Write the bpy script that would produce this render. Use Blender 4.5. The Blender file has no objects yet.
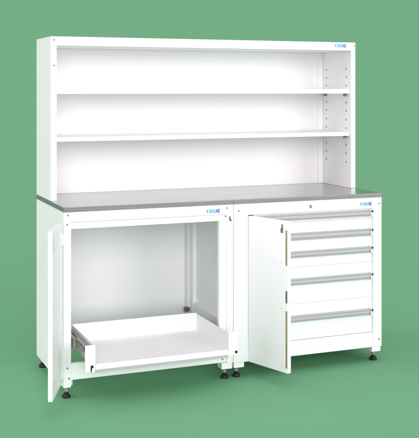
import bpy, bmesh, math
from mathutils import Vector, Matrix

S = bpy.context.scene
COL = S.collection
MM = 0.001
PI = math.pi

# ------------------------------------------------------------------ materials
def mat(name, color, rough=0.45, metal=0.0, spec=0.4, bump=0.0, bscale=400.0, tint=0.0,
        tscale=(3, 3, 3), rvar=0.0, rscale=(6, 6, 6), coat=0.0):
    m = bpy.data.materials.new(name)
    m.use_nodes = True
    nt = m.node_tree
    b = nt.nodes['Principled BSDF']
    b.inputs['Base Color'].default_value = (*color, 1)
    b.inputs['Roughness'].default_value = rough
    b.inputs['Metallic'].default_value = metal
    b.inputs['Specular IOR Level'].default_value = spec
    b.inputs['Coat Weight'].default_value = coat
    tc = nt.nodes.new('ShaderNodeTexCoord')
    def noise(sc, detail=3.0):
        mp = nt.nodes.new('ShaderNodeMapping')
        mp.inputs['Scale'].default_value = sc
        n = nt.nodes.new('ShaderNodeTexNoise')
        n.inputs['Scale'].default_value = 1.0
        n.inputs['Detail'].default_value = detail
        nt.links.new(tc.outputs['Object'], mp.inputs['Vector'])
        nt.links.new(mp.outputs['Vector'], n.inputs['Vector'])
        return n
    if bump:
        n = noise((bscale,) * 3 if not isinstance(bscale, tuple) else bscale, 2.0)
        bp = nt.nodes.new('ShaderNodeBump')
        bp.inputs['Strength'].default_value = bump
        bp.inputs['Distance'].default_value = 0.0006
        nt.links.new(n.outputs['Fac'], bp.inputs['Height'])
        nt.links.new(bp.outputs['Normal'], b.inputs['Normal'])
    if tint:
        n = noise(tscale)
        mr = nt.nodes.new('ShaderNodeMapRange')
        mr.inputs['From Min'].default_value = 0.25
        mr.inputs['From Max'].default_value = 0.75
        mr.inputs['To Min'].default_value = 1 - tint
        mr.inputs['To Max'].default_value = 1 + tint
        nt.links.new(n.outputs['Fac'], mr.inputs['Value'])
        mx = nt.nodes.new('ShaderNodeMix')
        mx.data_type = 'RGBA'
        mx.blend_type = 'MULTIPLY'
        mx.inputs[0].default_value = 1
        mx.inputs[6].default_value = (*color, 1)
        nt.links.new(mr.outputs['Result'], mx.inputs[7])
        nt.links.new(mx.outputs[2], b.inputs['Base Color'])
    if rvar:
        n = noise(rscale)
        mr = nt.nodes.new('ShaderNodeMapRange')
        mr.inputs['To Min'].default_value = rough - rvar
        mr.inputs['To Max'].default_value = rough + rvar
        nt.links.new(n.outputs['Fac'], mr.inputs['Value'])
        nt.links.new(mr.outputs['Result'], b.inputs['Roughness'])
    return m

WHITE = mat('white_powder_coat', (0.895, 0.886, 0.897), rough=0.42, spec=0.35, bump=0.2, bscale=700,
            tint=0.008, tscale=(4, 4, 4), rvar=0.06)
STEEL = mat('brushed_steel', (0.50, 0.503, 0.51), rough=0.24, metal=0.95, bump=0.1, bscale=(12, 900, 900),
            tint=0.03, tscale=(1.2, 60, 60), rvar=0.05, rscale=(2, 30, 30))
EDGE = mat('steel_edge_dark_reflection', (0.235, 0.235, 0.232), rough=0.4, metal=0.35, bump=0.1, bscale=(10, 700, 700), tint=0.16, tscale=(2.2, 9, 200))  # dark studio reflection on the bent steel, put into the colour
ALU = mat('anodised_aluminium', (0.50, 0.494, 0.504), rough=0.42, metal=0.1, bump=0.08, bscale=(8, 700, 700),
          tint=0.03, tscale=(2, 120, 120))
ZINC = mat('zinc_plated_steel', (0.40, 0.39, 0.36), rough=0.38, metal=0.6, tint=0.18, tscale=(40, 12, 40))
CAPG = mat('light_grey_plastic', (0.66, 0.665, 0.66), rough=0.4, tint=0.02)
BLACK = mat('black_rubber', (0.012, 0.012, 0.013), rough=0.45, tint=0.1, tscale=(50, 50, 50))
DARK = mat('dark_grey_metal', (0.14, 0.14, 0.14), rough=0.4, metal=0.4, tint=0.1, tscale=(90, 90, 90))
BOLT = mat('bolt_grey', (0.36, 0.355, 0.36), rough=0.4, metal=0.4, tint=0.1, tscale=(90, 90, 90))
HOLE = mat('slot_grey', (0.26, 0.26, 0.255), rough=0.7, tint=0.05)
OLIVE = mat('olive_rubber_strip', (0.30, 0.255, 0.14), rough=0.6, tint=0.12, tscale=(60, 60, 25))
BLUE = mat('blue_print', (0.16, 0.46, 0.78), rough=0.4, tint=0.02)
NAVY = mat('deep_blue_print', (0.06, 0.20, 0.50), rough=0.4, tint=0.02)
GREYP = mat('grey_print', (0.36, 0.37, 0.40), rough=0.4, tint=0.02)
FLOORM = mat('green_floor_paint', (0.1812, 0.4225, 0.2415), rough=0.95, spec=0.0, tint=0.004, tscale=(2, 2, 2))

# ------------------------------------------------------------------ mesh helpers (coordinates in millimetres)
class MB:
    def __init__(self):
        self.bm = bmesh.new()
    def _take(self, other, mi, smooth=False, M=None):
        if M is not None:
            bmesh.ops.transform(other, matrix=M, verts=other.verts)
        for f in other.faces:
            f.material_index = mi
            f.smooth = smooth
        me = bpy.data.meshes.new('tmp')
        other.to_mesh(me)
        other.free()
        self.bm.from_mesh(me)
        bpy.data.meshes.remove(me)
    def box(self, x0, x1, y0, y1, z0, z1, bev=1.2, mi=0, M=None, seg=2):
        b = bmesh.new()
        bmesh.ops.create_cube(b, size=1)
        sx, sy, sz = (x1 - x0), (y1 - y0), (z1 - z0)
        for v in b.verts:
            v.co = Vector(((v.co.x + .5) * sx + x0, (v.co.y + .5) * sy + y0, (v.co.z + .5) * sz + z0))
        bev = min(bev, .3 * min(sx, sy, sz))
        if bev > 0.05:
            bmesh.ops.bevel(b, geom=b.edges[:], offset=bev, segments=seg, profile=.5, affect='EDGES')
        self._take(b, mi, False, M)
        return self
    def cyl(self, c, r, h, axis='Z', n=20, mi=0, r2=None, bev=0.0, M=None):
        b = bmesh.new()
        bmesh.ops.create_cone(b, cap_ends=True, segments=n, radius1=r, radius2=r if r2 is None else r2, depth=h)
        if bev:
            ed = [e for e in b.edges if all(abs(abs(v.co.z) - h / 2) < 1e-6 for v in e.verts)]
            bmesh.ops.bevel(b, geom=ed, offset=bev, segments=2, profile=.5, affect='EDGES')
        R = Matrix()
        if axis == 'Y':
            R = Matrix.Rotation(PI / 2, 4, 'X')
        elif axis == 'X':
            R = Matrix.Rotation(PI / 2, 4, 'Y')
        T = Matrix.Translation(Vector(c)) @ R
        self._take(b, mi, False, T if M is None else M @ T)
        return self
    def lathe(self, c, prof, n=28, mi=0):
        b = bmesh.new()
        rings = []
        for r, z in prof:
            rings.append([b.verts.new((c[0] + r * math.cos(2 * PI * k / n), c[1] + r * math.sin(2 * PI * k / n), c[2] + z))
                          for k in range(n)])
        for a, d in zip(rings, rings[1:]):
            for k in range(n):
                b.faces.new((a[k], a[(k + 1) % n], d[(k + 1) % n], d[k]))
        b.faces.new(rings[0][::-1])
        b.faces.new(rings[-1])
        self._take(b, mi, True)
        return self
    def extrude_x(self, prof, x0, x1, mi=0):           # closed (y, z) outline swept along x
        b = bmesh.new()
        A = [b.verts.new((x0, y, z)) for y, z in prof]
        B = [b.verts.new((x1, y, z)) for y, z in prof]
        n = len(prof)
        for k in range(n):
            b.faces.new((A[k], A[(k + 1) % n], B[(k + 1) % n], B[k]))
        b.faces.new(A[::-1])
        b.faces.new(B)
        bmesh.ops.recalc_face_normals(b, faces=b.faces[:])
        self._take(b, mi)
        return self
    def extrude_y(self, prof, y0, y1, mi=0):           # closed (x, z) outline swept along y
        b = bmesh.new()
        A = [b.verts.new((x, y0, z)) for x, z in prof]
        B = [b.verts.new((x, y1, z)) for x, z in prof]
        n = len(prof)
        for k in range(n):
            b.faces.new((A[k], A[(k + 1) % n], B[(k + 1) % n], B[k]))
        b.faces.new(A[::-1])
        b.faces.new(B)
        bmesh.ops.recalc_face_normals(b, faces=b.faces[:])
        self._take(b, mi)
        return self
    def add_mesh(self, me, M, mi=0):
        b = bmesh.new()
        b.from_mesh(me)
        self._take(b, mi, False, M)
        return self
    def build(self, name, mats, parent=None, label=None):
        bmesh.ops.scale(self.bm, vec=(MM, MM, MM), verts=self.bm.verts)
        me = bpy.data.meshes.new(name)
        self.bm.to_mesh(me)
        self.bm.free()
        for m in (mats if isinstance(mats, (list, tuple)) else [mats]):
            me.materials.append(m)
        o = bpy.data.objects.new(name, me)
        COL.objects.link(o)
        if parent is not None:
            o.parent = parent
            o.matrix_parent_inverse = Matrix.Translation(-parent.location)
        if label:
            o['label'] = label
        return o

def thing(name, label, cat, loc, group=None):
    o = bpy.data.objects.new(name, None)
    o.empty_display_size = 0.1
    COL.objects.link(o)
    o.location = loc
    o['label'] = label
    o['category'] = cat
    if group:
        o['group'] = group
    return o

def bolt(parent, x, z, y=0.0, r=4.2, M=None):
    b = MB()
    b.cyl((x, y - .9, z), r, 2.0, 'Y', n=18, bev=.5, M=M)
    b.cyl((x, y - 1.95, z), r * .5, .5, 'Y', n=6, mi=1, M=M)
    return b.build('bolt', [BOLT, DARK], parent)

def lettering(txt, size):
    cu = bpy.data.curves.new('lettering', 'FONT')
    cu.body = txt
    cu.size = size
    cu.extrude = 0.35
    cu.offset = 1.15
    o = bpy.data.objects.new('lettering', cu)
    COL.objects.link(o)
    bpy.context.view_layer.update()
    dg = bpy.context.evaluated_depsgraph_get()
    me = bpy.data.meshes.new_from_object(o.evaluated_get(dg))
    bpy.data.objects.remove(o)
    return me

def badge(parent, x0, x1, zc, y):
    """small grey emblem followed by blue capitals"""
    w = x1 - x0
    h = 17.0
    b = MB()
    b.extrude_y([(x0 + 1, zc - h * .42), (x0 + w * .13, zc - h * .42), (x0 + w * .19, zc + h * .42), (x0 + w * .06, zc + h * .42)],
                y - .8, y + .3, mi=0)
    me = lettering('SAKAE', 20)
    xs = [v.co.x for v in me.vertices]
    zs = [v.co.y for v in me.vertices]
    X0, X1 = x0 + w * .23, x1
    sx = (X1 - X0) / (max(xs) - min(xs))
    sz = h / (max(zs) - min(zs))
    M = (Matrix.Translation((X0 - min(xs) * sx, y - .4, zc - h / 2 - min(zs) * sz))
         @ Matrix.Diagonal((sx, 1, sz, 1)) @ Matrix.Rotation(PI / 2, 4, 'X'))
    b.add_mesh(me, M, 1)
    bpy.data.meshes.remove(me)
    b.bm.faces.ensure_lookup_table()
    for f in b.bm.faces:
        if f.material_index == 1 and f.calc_center_median().x > x0 + w * .69:
            f.material_index = 2
    return b.build('badge', [GREYP, BLUE, NAVY], parent, 'small grey mark and blue capital letters')

def leg(parent, x0, x1, y0, y1, px, py, ztop=140):
    b = MB()
    t = 3
    b.box(x0, x1, y0, y1, 49, ztop, bev=1.5)
    l = b.build('leg', WHITE, parent)
    s = MB()
    s.cyl((px, py, 36), 5.5, 30, n=16)
    s.lathe((px, py, 19), [(6, 14), (10.5, 14), (11, 12), (11, 6), (9, 5)][::-1], n=6)
    s.build('foot_stem', BOLT, l)
    p = MB()
    p.lathe((px, py, 0), [(15.5, 0), (17.5, 2), (17.8, 7), (15.5, 11), (11, 15), (8, 21), (6, 22)], n=28)
    p.build('foot_pad', BLACK, l)
    return l

D = 534
TT, TB = 783, 764

def tabletop(parent, x0, x1, bow):
    """folded sheet steel top: a thin deck with a turned-down front edge"""
    b = MB()
    n = 24
    prof = [(0, TB), (D, TB), (D, TT), (2.2, TT), (0.8, TT - .7), (0.0, TT - 2.2)]
    bm = bmesh.new()
    rows = []
    for k in range(n + 1):
        t = k / n
        x = x0 + (x1 - x0) * t
        dy = bow(t)
        rows.append([bm.verts.new((x, y + (dy if y < 10 else 0), z)) for y, z in prof])
    m = len(prof)
    for a, c in zip(rows, rows[1:]):
        for k in range(m):
            bm.faces.new((a[k], a[(k + 1) % m], c[(k + 1) % m], c[k]))
    bm.faces.new(rows[0][::-1])
    bm.faces.new(rows[-1])
    bmesh.ops.recalc_face_normals(bm, faces=bm.faces[:])
    b._take(bm, 0)
    t = b.build('tabletop', STEEL, parent)
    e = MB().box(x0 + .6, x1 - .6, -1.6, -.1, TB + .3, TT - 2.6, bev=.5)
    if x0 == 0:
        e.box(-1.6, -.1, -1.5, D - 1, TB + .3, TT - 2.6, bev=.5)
    e.build('edge_strip', EDGE, t)  # added strip carrying the dark reflection of the steel edge
    return t

# ================================================================== left: open storage cabinet
cab = thing('storage_cabinet', 'white open steel cabinet with a pulled-out tray and narrow door swung left',
            'cabinet', (0.375, 0.267, 0), 'steel bench cabinets standing side by side')

MB().box(0, 2.5, 31, D - 2, 50, 763.5, bev=.6).build('side_panel', WHITE, cab)
MB().box(740, 748.5, 4, D - 2, 78, 763.5, bev=.6).build('side_panel', WHITE, cab)
# posts: front pair and rear pair, folded sheet
MB().box(0, 31, 0, 30.6, 50, 763.5, bev=2).build('post', WHITE, cab)
MB().box(719, 749, 0, 26, 76, 763.5, bev=1.8).box(684, 718.8, 3, 26, 148, 693.8, bev=1.5).box(719.5, 739.6, 26.2, 88, 76, 763.5, bev=1.5).build('post', WHITE, cab)
MB().box(3, 31, 470, 513, 50, 763.5, bev=1.5).build('post', WHITE, cab)
MB().box(719, 739.6, 412, 440, 78, 763.5, bev=1.5).box(724, 739.6, 440.3, 470, 78, 763.5, bev=1).box(717, 739.6, 470.3, 513, 78, 763.5, bev=1.5).build('post', WHITE, cab)
# side rails of the right-hand inner frame
MB().box(719.5, 739.5, 88.3, 411.7, 214, 251, bev=1.5).box(727, 739.5, 88.3, 411.7, 251.2, 258, bev=1).build('side_rail', WHITE, cab)
MB().box(719.5, 739.5, 88.3, 411.7, 715, 763, bev=1.5).build('side_rail', WHITE, cab)
# top rail, its lower lip, bottom rail
MB().box(31.3, 718.7, 0.2, 26, 721.2, 763.5, bev=1.5).box(31.3, 718.7, 0.8, 30, 694, 720.2, bev=1.5).build('top_rail', WHITE, cab)
MB().box(402, 428, 3, 16, 690, 693.9, bev=1).build('door_catch', BOLT, cab)
MB().box(31.3, 718.7, 4, 22, 79, 147, bev=1.5).build('bottom_rail', WHITE, cab)
MB().box(3, 716.8, 513.5, 516, 128, 763.5, bev=.5).box(3, 746, 516.3, D - 4, 128, 763.5, bev=.5).build('back_panel', WHITE, cab)
leg(cab, 3, 45, 32, 78, 20, 40)
leg(cab, 3, 45, 466, D - 3, 22, 503)
leg(cab, 697, 746, 4, 54, 727, 46, 77)
leg(cab, 697, 746, 470, D - 3, 724, 500, 126)
# storage top
tabletop(cab, 0, 749.9, lambda t: 0)
for x, z in ((17, 751), (14, 713), (720, 749), (713, 714), (22, 88), (15, 130), (700, 94)):
    bolt(cab, x, z, 4 if x == 700 else 0)
MB().box(730, 737, -3, .4, 694, 712, bev=1.5).box(733, 741, -5, -2.6, 692, 698, bev=1).build('door_catch', DARK, cab)
badge(cab, 622, 686, 738.5, .2)

# door leaf swung open past the left post; we see its inner face
def door_frame(p, q, inward):
    e = Vector((q[0] - p[0], q[1] - p[1], 0))
    L = e.length
    e.normalize()
    n = Vector((-e.y, e.x, 0))
    if n.dot(Vector((*inward, 0))) < 0:
        n = -n
    M = Matrix(((e.x, n.x, 0, p[0]), (e.y, n.y, 0, p[1]), (0, 0, 1, 0), (0, 0, 0, 1)))
    return M, L
M, L = door_frame((-8, -3), (-95, -218), (-1, .4))      # local y runs from the seen inner face to the outer face
b = MB()
b.box(0, L, 2.4, 17.5, 72, 721, bev=1.5, M=M)
b.box(0, 16, 0, 2.3, 72, 721, bev=1.2, M=M).box(L - 16, L, 0, 2.3, 72, 721, bev=1.2, M=M)
b.box(16.2, L - 16.2, 0, 2.3, 72, 92, bev=1.2, M=M).box(16.2, L - 16.2, 0, 2.3, 701, 721, bev=1.2, M=M)
door = b.build('door', WHITE, cab)
MB().box(L - 44, L - 30, 1.2, 2.35, 640, 690, bev=.6, M=M).build('latch_plate', CAPG, door)
bolt(door, 12, 86, 0, 4.2, M)
for z in (118, 655):
    MB().cyl((-5, -1, z), 3.6, 46, n=16, bev=.6).build('hinge', WHITE, door)

# pull-out tray, drawn about 160 mm out of the cabinet
b = MB()
b.box(90, 660, -155, 212, 172, 175, bev=.5)                                            # floor
b.box(92, 658, -158.6, -155.2, 158, 178.5, bev=.8).box(90, 660, -160, -158.8, 159, 174.5, bev=.3)   # low front lip
b.box(88, 90, -155, 213, 160, 250, bev=.5).box(660, 662, -155, 213, 160, 250, bev=.5)  # side walls
b.box(88, 662, 213.2, 215, 160, 254, bev=.5)                                           # back wall
b.box(48, 89.8, -158.4, -155.2, 151, 257, bev=1).box(660.2, 703, -158.4, -155.2, 155, 253, bev=1)  # turned flanges
b.box(90.2, 659.8, -157, -150, 178.2, 180, bev=.4)
tray = b.build('pull_out_tray', WHITE, cab)
MB().box(92, 659, -155.0, -146, 146, 171.5, bev=.8).box(92, 659, -157.0, -155.1, 147, 157.5, bev=.6).build('lip_shade_strip', ALU, tray)  # grey strip standing in for the shade under the lip
for sg, ox in ((1, 0), (-1, 750)):
    X = lambda a, b_: (min(ox + sg * a, ox + sg * b_), max(ox + sg * a, ox + sg * b_))
    s = MB()
    s.box(*X(72, 86), -148, 210, 205, 236, bev=1.5)             # member fixed to the tray
    if sg == 1:
        s.box(*X(60, 71), -60, 300, 209, 232, bev=1.2)
        s.box(*X(46, 59), 30, 300, 201, 240, bev=1.5)
        s.box(*X(58, 74), -146, 40, 238, 241, bev=.6)
    s.cyl((ox + sg * 65, 20, 203), 7, 5, 'Z', n=14)
    s.build('slide', ZINC, tray)
MB().box(694, 716, 448, 472, 203, 224, bev=3).build('slide_stop', DARK, tray)
for x, z in ((76, 172), (694, 168)):
    b = MB()
    b.cyl((x, -160.2, z), 6.0, 3.0, 'Y', n=18, bev=.5)
    if x < 100:
        b.box(x - 6, x - 1, -161.2, -158.7, z - 19, z, bev=.6)
    b.build('bumper', BLACK, tray)

# ================================================================== right: drawer cabinet
dc = thing('drawer_cabinet', 'white steel drawer cabinet with five grey-handled drawers and an open door on its left side',
           'cabinet', (1.125, 0.267, 0), 'steel bench cabinets standing side by side')
MB().box(751.2, 754, 30, D - 2, 60, 763.5, bev=.6).build('side_panel', WHITE, dc)
MB().box(1497, 1500, 30.4, D - 2, 60, 763.5, bev=.6).build('side_panel', WHITE, dc)
MB().box(751.2, 821.2, 0, 30, 72, 763.5, bev=2).build('post', WHITE, dc)
MB().box(1453, 1500, 0, 30, 72, 763.5, bev=2).build('post', WHITE, dc)
MB().box(821.5, 1452.7, .3, 30, 712.5, 763.5, bev=2).build('top_rail', WHITE, dc)
MB().box(821.5, 1452.7, 2, 30, 72, 140.5, bev=2).build('bottom_rail', WHITE, dc)
MB().box(754.3, 1496.7, 514, 518, 75, 763, bev=.5).build('back_panel', WHITE, dc)
MB().box(1449, 1452.6, 8, 505, 142, 711, bev=.5).build('drawer_runner_panel', WHITE, dc)
leg(dc, 754.5, 803, 4, 54, 783, 46, 71.6)
leg(dc, 754.5, 803, 466, D - 24, 778, 500, 74)
leg(dc, 1450, 1496, 4, 54, 1482, 46, 71.6)
leg(dc, 1450, 1496, 466, D - 24, 1478, 500, 74)
tabletop(dc, 750.1, 1500, lambda t: 0)
for x, z in ((776, 733), (1485, 735), (1486, 106)):
    bolt(dc, x, z)
b = MB()
b.cyl((1128, -.6, 737), 8, 3, 'Y', n=24, bev=.6)
b.box(1126.8, 1129.2, -2.6, -1.9, 732, 742, bev=.2, mi=1)
b.build('lock', [BOLT, BLACK], dc)
badge(dc, 1383, 1446, 736, .2)

def handle_profile(z0, z1):
    h = z1 - z0
    return [(3.5, z0), (-9, z0), (-11, z0 + 1.2), (-11.5, z0 + 4.2), (-10.5, z0 + 5.4), (-7.5, z0 + 5.8), (-7.5, z0 + 7.4),
            (-12.5, z0 + 7.8), (-13.6, z0 + 9), (-13.8, z1 - 8), (-16.4, z1 - 6), (-17.5, z1 - 2), (-16.5, z1 - .6), (-14.5, z1), (3.5, z1 - 1.2)]
XA, XB = 848.5, 1447.5
for z0, z1, h0, h1 in ((670, 710, 680, 709), (588.5, 667.5, 592, 623), (468.2, 586, 512, 541), (305.3, 465.7, 390, 419.5), (143, 302.8, 225, 254.5)):
    dr = MB().box(XA, XB, 5, 8.4, z0 - .3, z1 + .3, bev=1.0).box(XA + 1, XB - 1, 8.6, 24, z0 - 1.0, z1 + 1.0, bev=.3).box(XA + 14, XB - 14, 24.2, 460, z0 + 6, z1 - 10, bev=1).build('drawer', WHITE, dc)
    hd = MB().extrude_x(handle_profile(h0, h1), XA + 6, 1430).build('handle', ALU, dr)
    # rounded end cap and a black disc standing in for its arc shadow
    c = MB()
    pr = [(4, h0 - 1), (-8, h0 - 1), (-14, h0 + 4), (-18, h0 + 14), (-19.5, h1 - 6), (-17, h1), (4, h1)]
    b2 = bmesh.new()
    zc = (h0 + h1) / 2
    hh = (h1 - h0) / 2 + 1
    outl = [(1430.3, zc - hh), (1440, zc - hh), (1446, zc - hh + 4), (1448.2, zc - hh + 10), (1448.2, zc + hh - 9), (1445.5, zc + hh - 3),
            (1440, zc + hh), (1430.3, zc + hh)]
    c.extrude_y(outl, -18.6, 4.6)
    b2.free()
    c.build('end_cap', CAPG, hd)
    MB().cyl((1438.5, -19, h1 - 6), 4.9, 3, 'Y', n=20, bev=.7).build('cap_shadow_disc', BLACK, hd)

# door leaf standing out of the front, outer face towards the camera
M, L = door_frame((822, 0), (899, -227), (1, .3))
b = MB()
b.box(-2, L - 14, 0, 20, 72, 709, bev=1.4, M=M)
b.box(L - 13.8, L - 2, 3.5, 20, 72, 709, bev=.8, M=M)
b.box(L - 1.9, L, 0, 20, 72, 709, bev=.6, M=M)
for z0, z1 in ((72, 91), (332, 365), (417, 522), (671, 709)):
    b.box(L - 13.8, L - 2, .2, 3.4, z0, z1, bev=.5, M=M)
door = b.build('door', WHITE, dc)
for z0, z1, m in ((92, 331, OLIVE), (523, 670, OLIVE), (366, 416, DARK)):
    MB().box(L - 13.6, L - 2.2, 1.8, 3.4, z0, z1, bev=.4, M=M).build('edge_strip', m, door,
        'dark grey pull slot' if m is DARK else None)
MB().box(L - 37, L - 27, -5, .2, 659, 680, bev=2, M=M).box(L - 34, L - 28, -3, .2, 680.4, 695, bev=1.4, M=M).build('latch', DARK, door)
for a, z in ((L - 80, 338), (L - 40, 338), (L - 78, 536), (L - 40, 533), (L - 36, 112), (L - 30, 96)):
    b = MB()
    b.cyl((a, -.3, z), 3.4, 1.2, 'Y', n=16, bev=.3, M=M)
    b.build('screw', CAPG, door)

# ================================================================== shelf unit standing on the tops
su = thing('shelf_unit', 'wide white open shelf unit with two shelves standing on the steel bench tops', 'shelves', (0.75, 0.385, 0.783))
YF = 236
ZB, ZT = 783.4, 1491
HY = 485
holes_z = [1364, 1323, 1282, 1198, 1157, 1115, 1073, 991, 949, 908]
for x0, x1, xi, sg in ((0, 26, 26, 1), (1476, 1500, 1476, -1)):        # boxed sheet-metal sides with shelf slots
    b = MB()
    b.box(x0, x1, YF, YF + 14, ZB, ZT - 40.3, bev=2)
    b.box(x0 + (0 if sg > 0 else 1), x1 - (1 if sg > 0 else 0), YF + 14.2, 525, ZB, ZT - 40.3, bev=.8)
    if sg > 0:
        b.box(0, 2.5, YF + 14.3, 531, ZT - 40.2, ZT, bev=.5).box(0, 2.5, 525.2, 531, ZB, ZT - 40.3, bev=.4)
    else:
        b.box(1497.5, 1500, YF + 14.3, 531, ZT - 40.2, ZT, bev=.5).box(1497.5, 1500, 525.2, 531, ZB, ZT - 40.3, bev=.4)
    for y in (286, HY):
        for z in holes_z:
            b.cyl((xi - sg * .9, y, z), 5.0, 1.2, 'X', n=14, mi=1)
    b.build('side_panel', [WHITE, HOLE], su)
MB().box(0, 1500, YF, YF + 14, ZT - 40, ZT, bev=2).box(2.8, 1497.2, YF + 14.2, 530.5, ZT - 40, ZT - .5, bev=.5).build('top_panel', WHITE, su)
b = MB()
b.box(2.8, 1497.2, 526.5, 530, ZB, ZT - 40.3, bev=.4)
b.box(26.5, 1475.8, 516, 526.3, ZT - 66, ZT - 40.3, bev=1)
b.box(26.5, 54, 520, 526.3, ZB, ZT - 66.3, bev=1).box(1448, 1475.8, 520, 526.3, ZB, ZT - 66.3, bev=1)
b.build('back_panel', WHITE, su)
for z0, z1 in ((1243, 1264.5), (1037, 1055.5)):
    b = MB()
    b.box(26.4, 1476.6, YF + 15, YF + 17, z0, z1, bev=.6)
    b.box(26.4, 1476.6, YF + 17.2, 515.5, z1 - 2.2, z1 - .1, bev=.3)
    b.box(26.4, 1476.6, YF + 17.2, YF + 30, z0 + .2, z0 + 1.6, bev=.3)
    b.box(26.4, 1476.6, 513, 515.4, z0, z1 - 2.4, bev=.5)
    sh = b.build('shelf', WHITE, su)
    for x0 in (1462.6,):
        for y in (280, HY - 6):
            MB().box(x0, x0 + 13, y, y + 12, z0 - 13, z0 + 14, bev=1).build('shelf_clip', HOLE, sh)
for x, z in ((13, 1476), (13, 1366), (1493, 1475)):
    bolt(su, x, z, YF)
badge(su, 1384, 1447, 1475, YF + .2)

# ================================================================== setting
b = MB()
bm = bmesh.new()
bmesh.ops.create_circle(bm, cap_ends=True, segments=96, radius=7500)
b._take(bm, 0, False, Matrix.Translation((750, 1500, -.5)))
fl = b.build('floor', FLOORM)
fl['kind'] = 'structure'

# ================================================================== camera
cam = bpy.data.cameras.new('camera')
cam.sensor_fit = 'HORIZONTAL'
cam.sensor_width = 36
cam.lens = 958.898 / 419 * 36
cam.shift_x = (209.5 - 209.09) / 419
cam.shift_y = -(219 - 89.731) / 419
cam.clip_start = .1
cam.clip_end = 3000
co = bpy.data.objects.new('camera', cam)
COL.objects.link(co)
co.location = (-.906777, -3.82938, 1.261805)
co.rotation_euler = (PI / 2, 0, -.383)
S.camera = co

# ================================================================== light
GREEN = (0.178, 0.423, 0.238)
W = bpy.data.worlds.new('World')
S.world = W
W.use_nodes = True
nt = W.node_tree
bg = nt.nodes['Background']
tc = nt.nodes.new('ShaderNodeTexCoord')
sp = nt.nodes.new('ShaderNodeSeparateXYZ')
nt.links.new(tc.outputs['Generated'], sp.inputs[0])
mr = nt.nodes.new('ShaderNodeMapRange')
mr.interpolation_type = 'SMOOTHSTEP'
mr.inputs['From Min'].default_value = .3
mr.inputs['From Max'].default_value = .6
nt.links.new(sp.outputs['Y'], mr.inputs['Value'])
mx = nt.nodes.new('ShaderNodeMix')
mx.data_type = 'RGBA'
mx.inputs[6].default_value = (0.745, 0.71, 0.738, 1)
mx.inputs[7].default_value = (*GREEN, 1)
nt.links.new(mr.outputs['Result'], mx.inputs[0])
nt.links.new(mx.outputs[2], bg.inputs['Color'])
bg.inputs['Strength'].default_value = 1

def added_light(name, direction, dist, size, E, color=(1, 1, 1)):  # added unseen disk light, far away for near-parallel rays
    d = Vector(direction).normalized()
    l = bpy.data.lights.new(name, 'AREA')
    l.shape = 'DISK'
    l.size = size
    l.energy = E * PI * dist * dist
    l.color = color
    o = bpy.data.objects.new(name, l)
    COL.objects.link(o)
    o.location = Vector((.75, .2, .6)) + d * dist
    o.rotation_euler = (-d).to_track_quat('-Z', 'Y').to_euler()
LC = (1.0, .978, .995)
added_light('added_front_light', (-.28, -1, .22), 600, 330, 1.40, LC)  # unseen, added to light the fronts and reach under the cabinets
added_light('added_side_light', (-1, .08, .30), 600, 330, 1.3, (1.0, .915, .975))  # unseen, added to lift the left side; pinkish against green bounce
added_light('added_fill_light', (.6, -1, .20), 600, 330, 1.06, LC)  # unseen, added from the right to brighten the interiors
added_light('added_overhead_light', (-.25, -.45, 1), 600, 420, .5, LC)  # unseen, added from above to lift tray floor and worktops

S.render.engine = 'CYCLES'
S.cycles.use_denoising = True
S.cycles.max_bounces = 11
S.cycles.diffuse_bounces = 9
S.view_settings.view_transform = 'Standard'
S.view_settings.look = 'None'
S.view_settings.exposure = 0
S.view_settings.gamma = 1
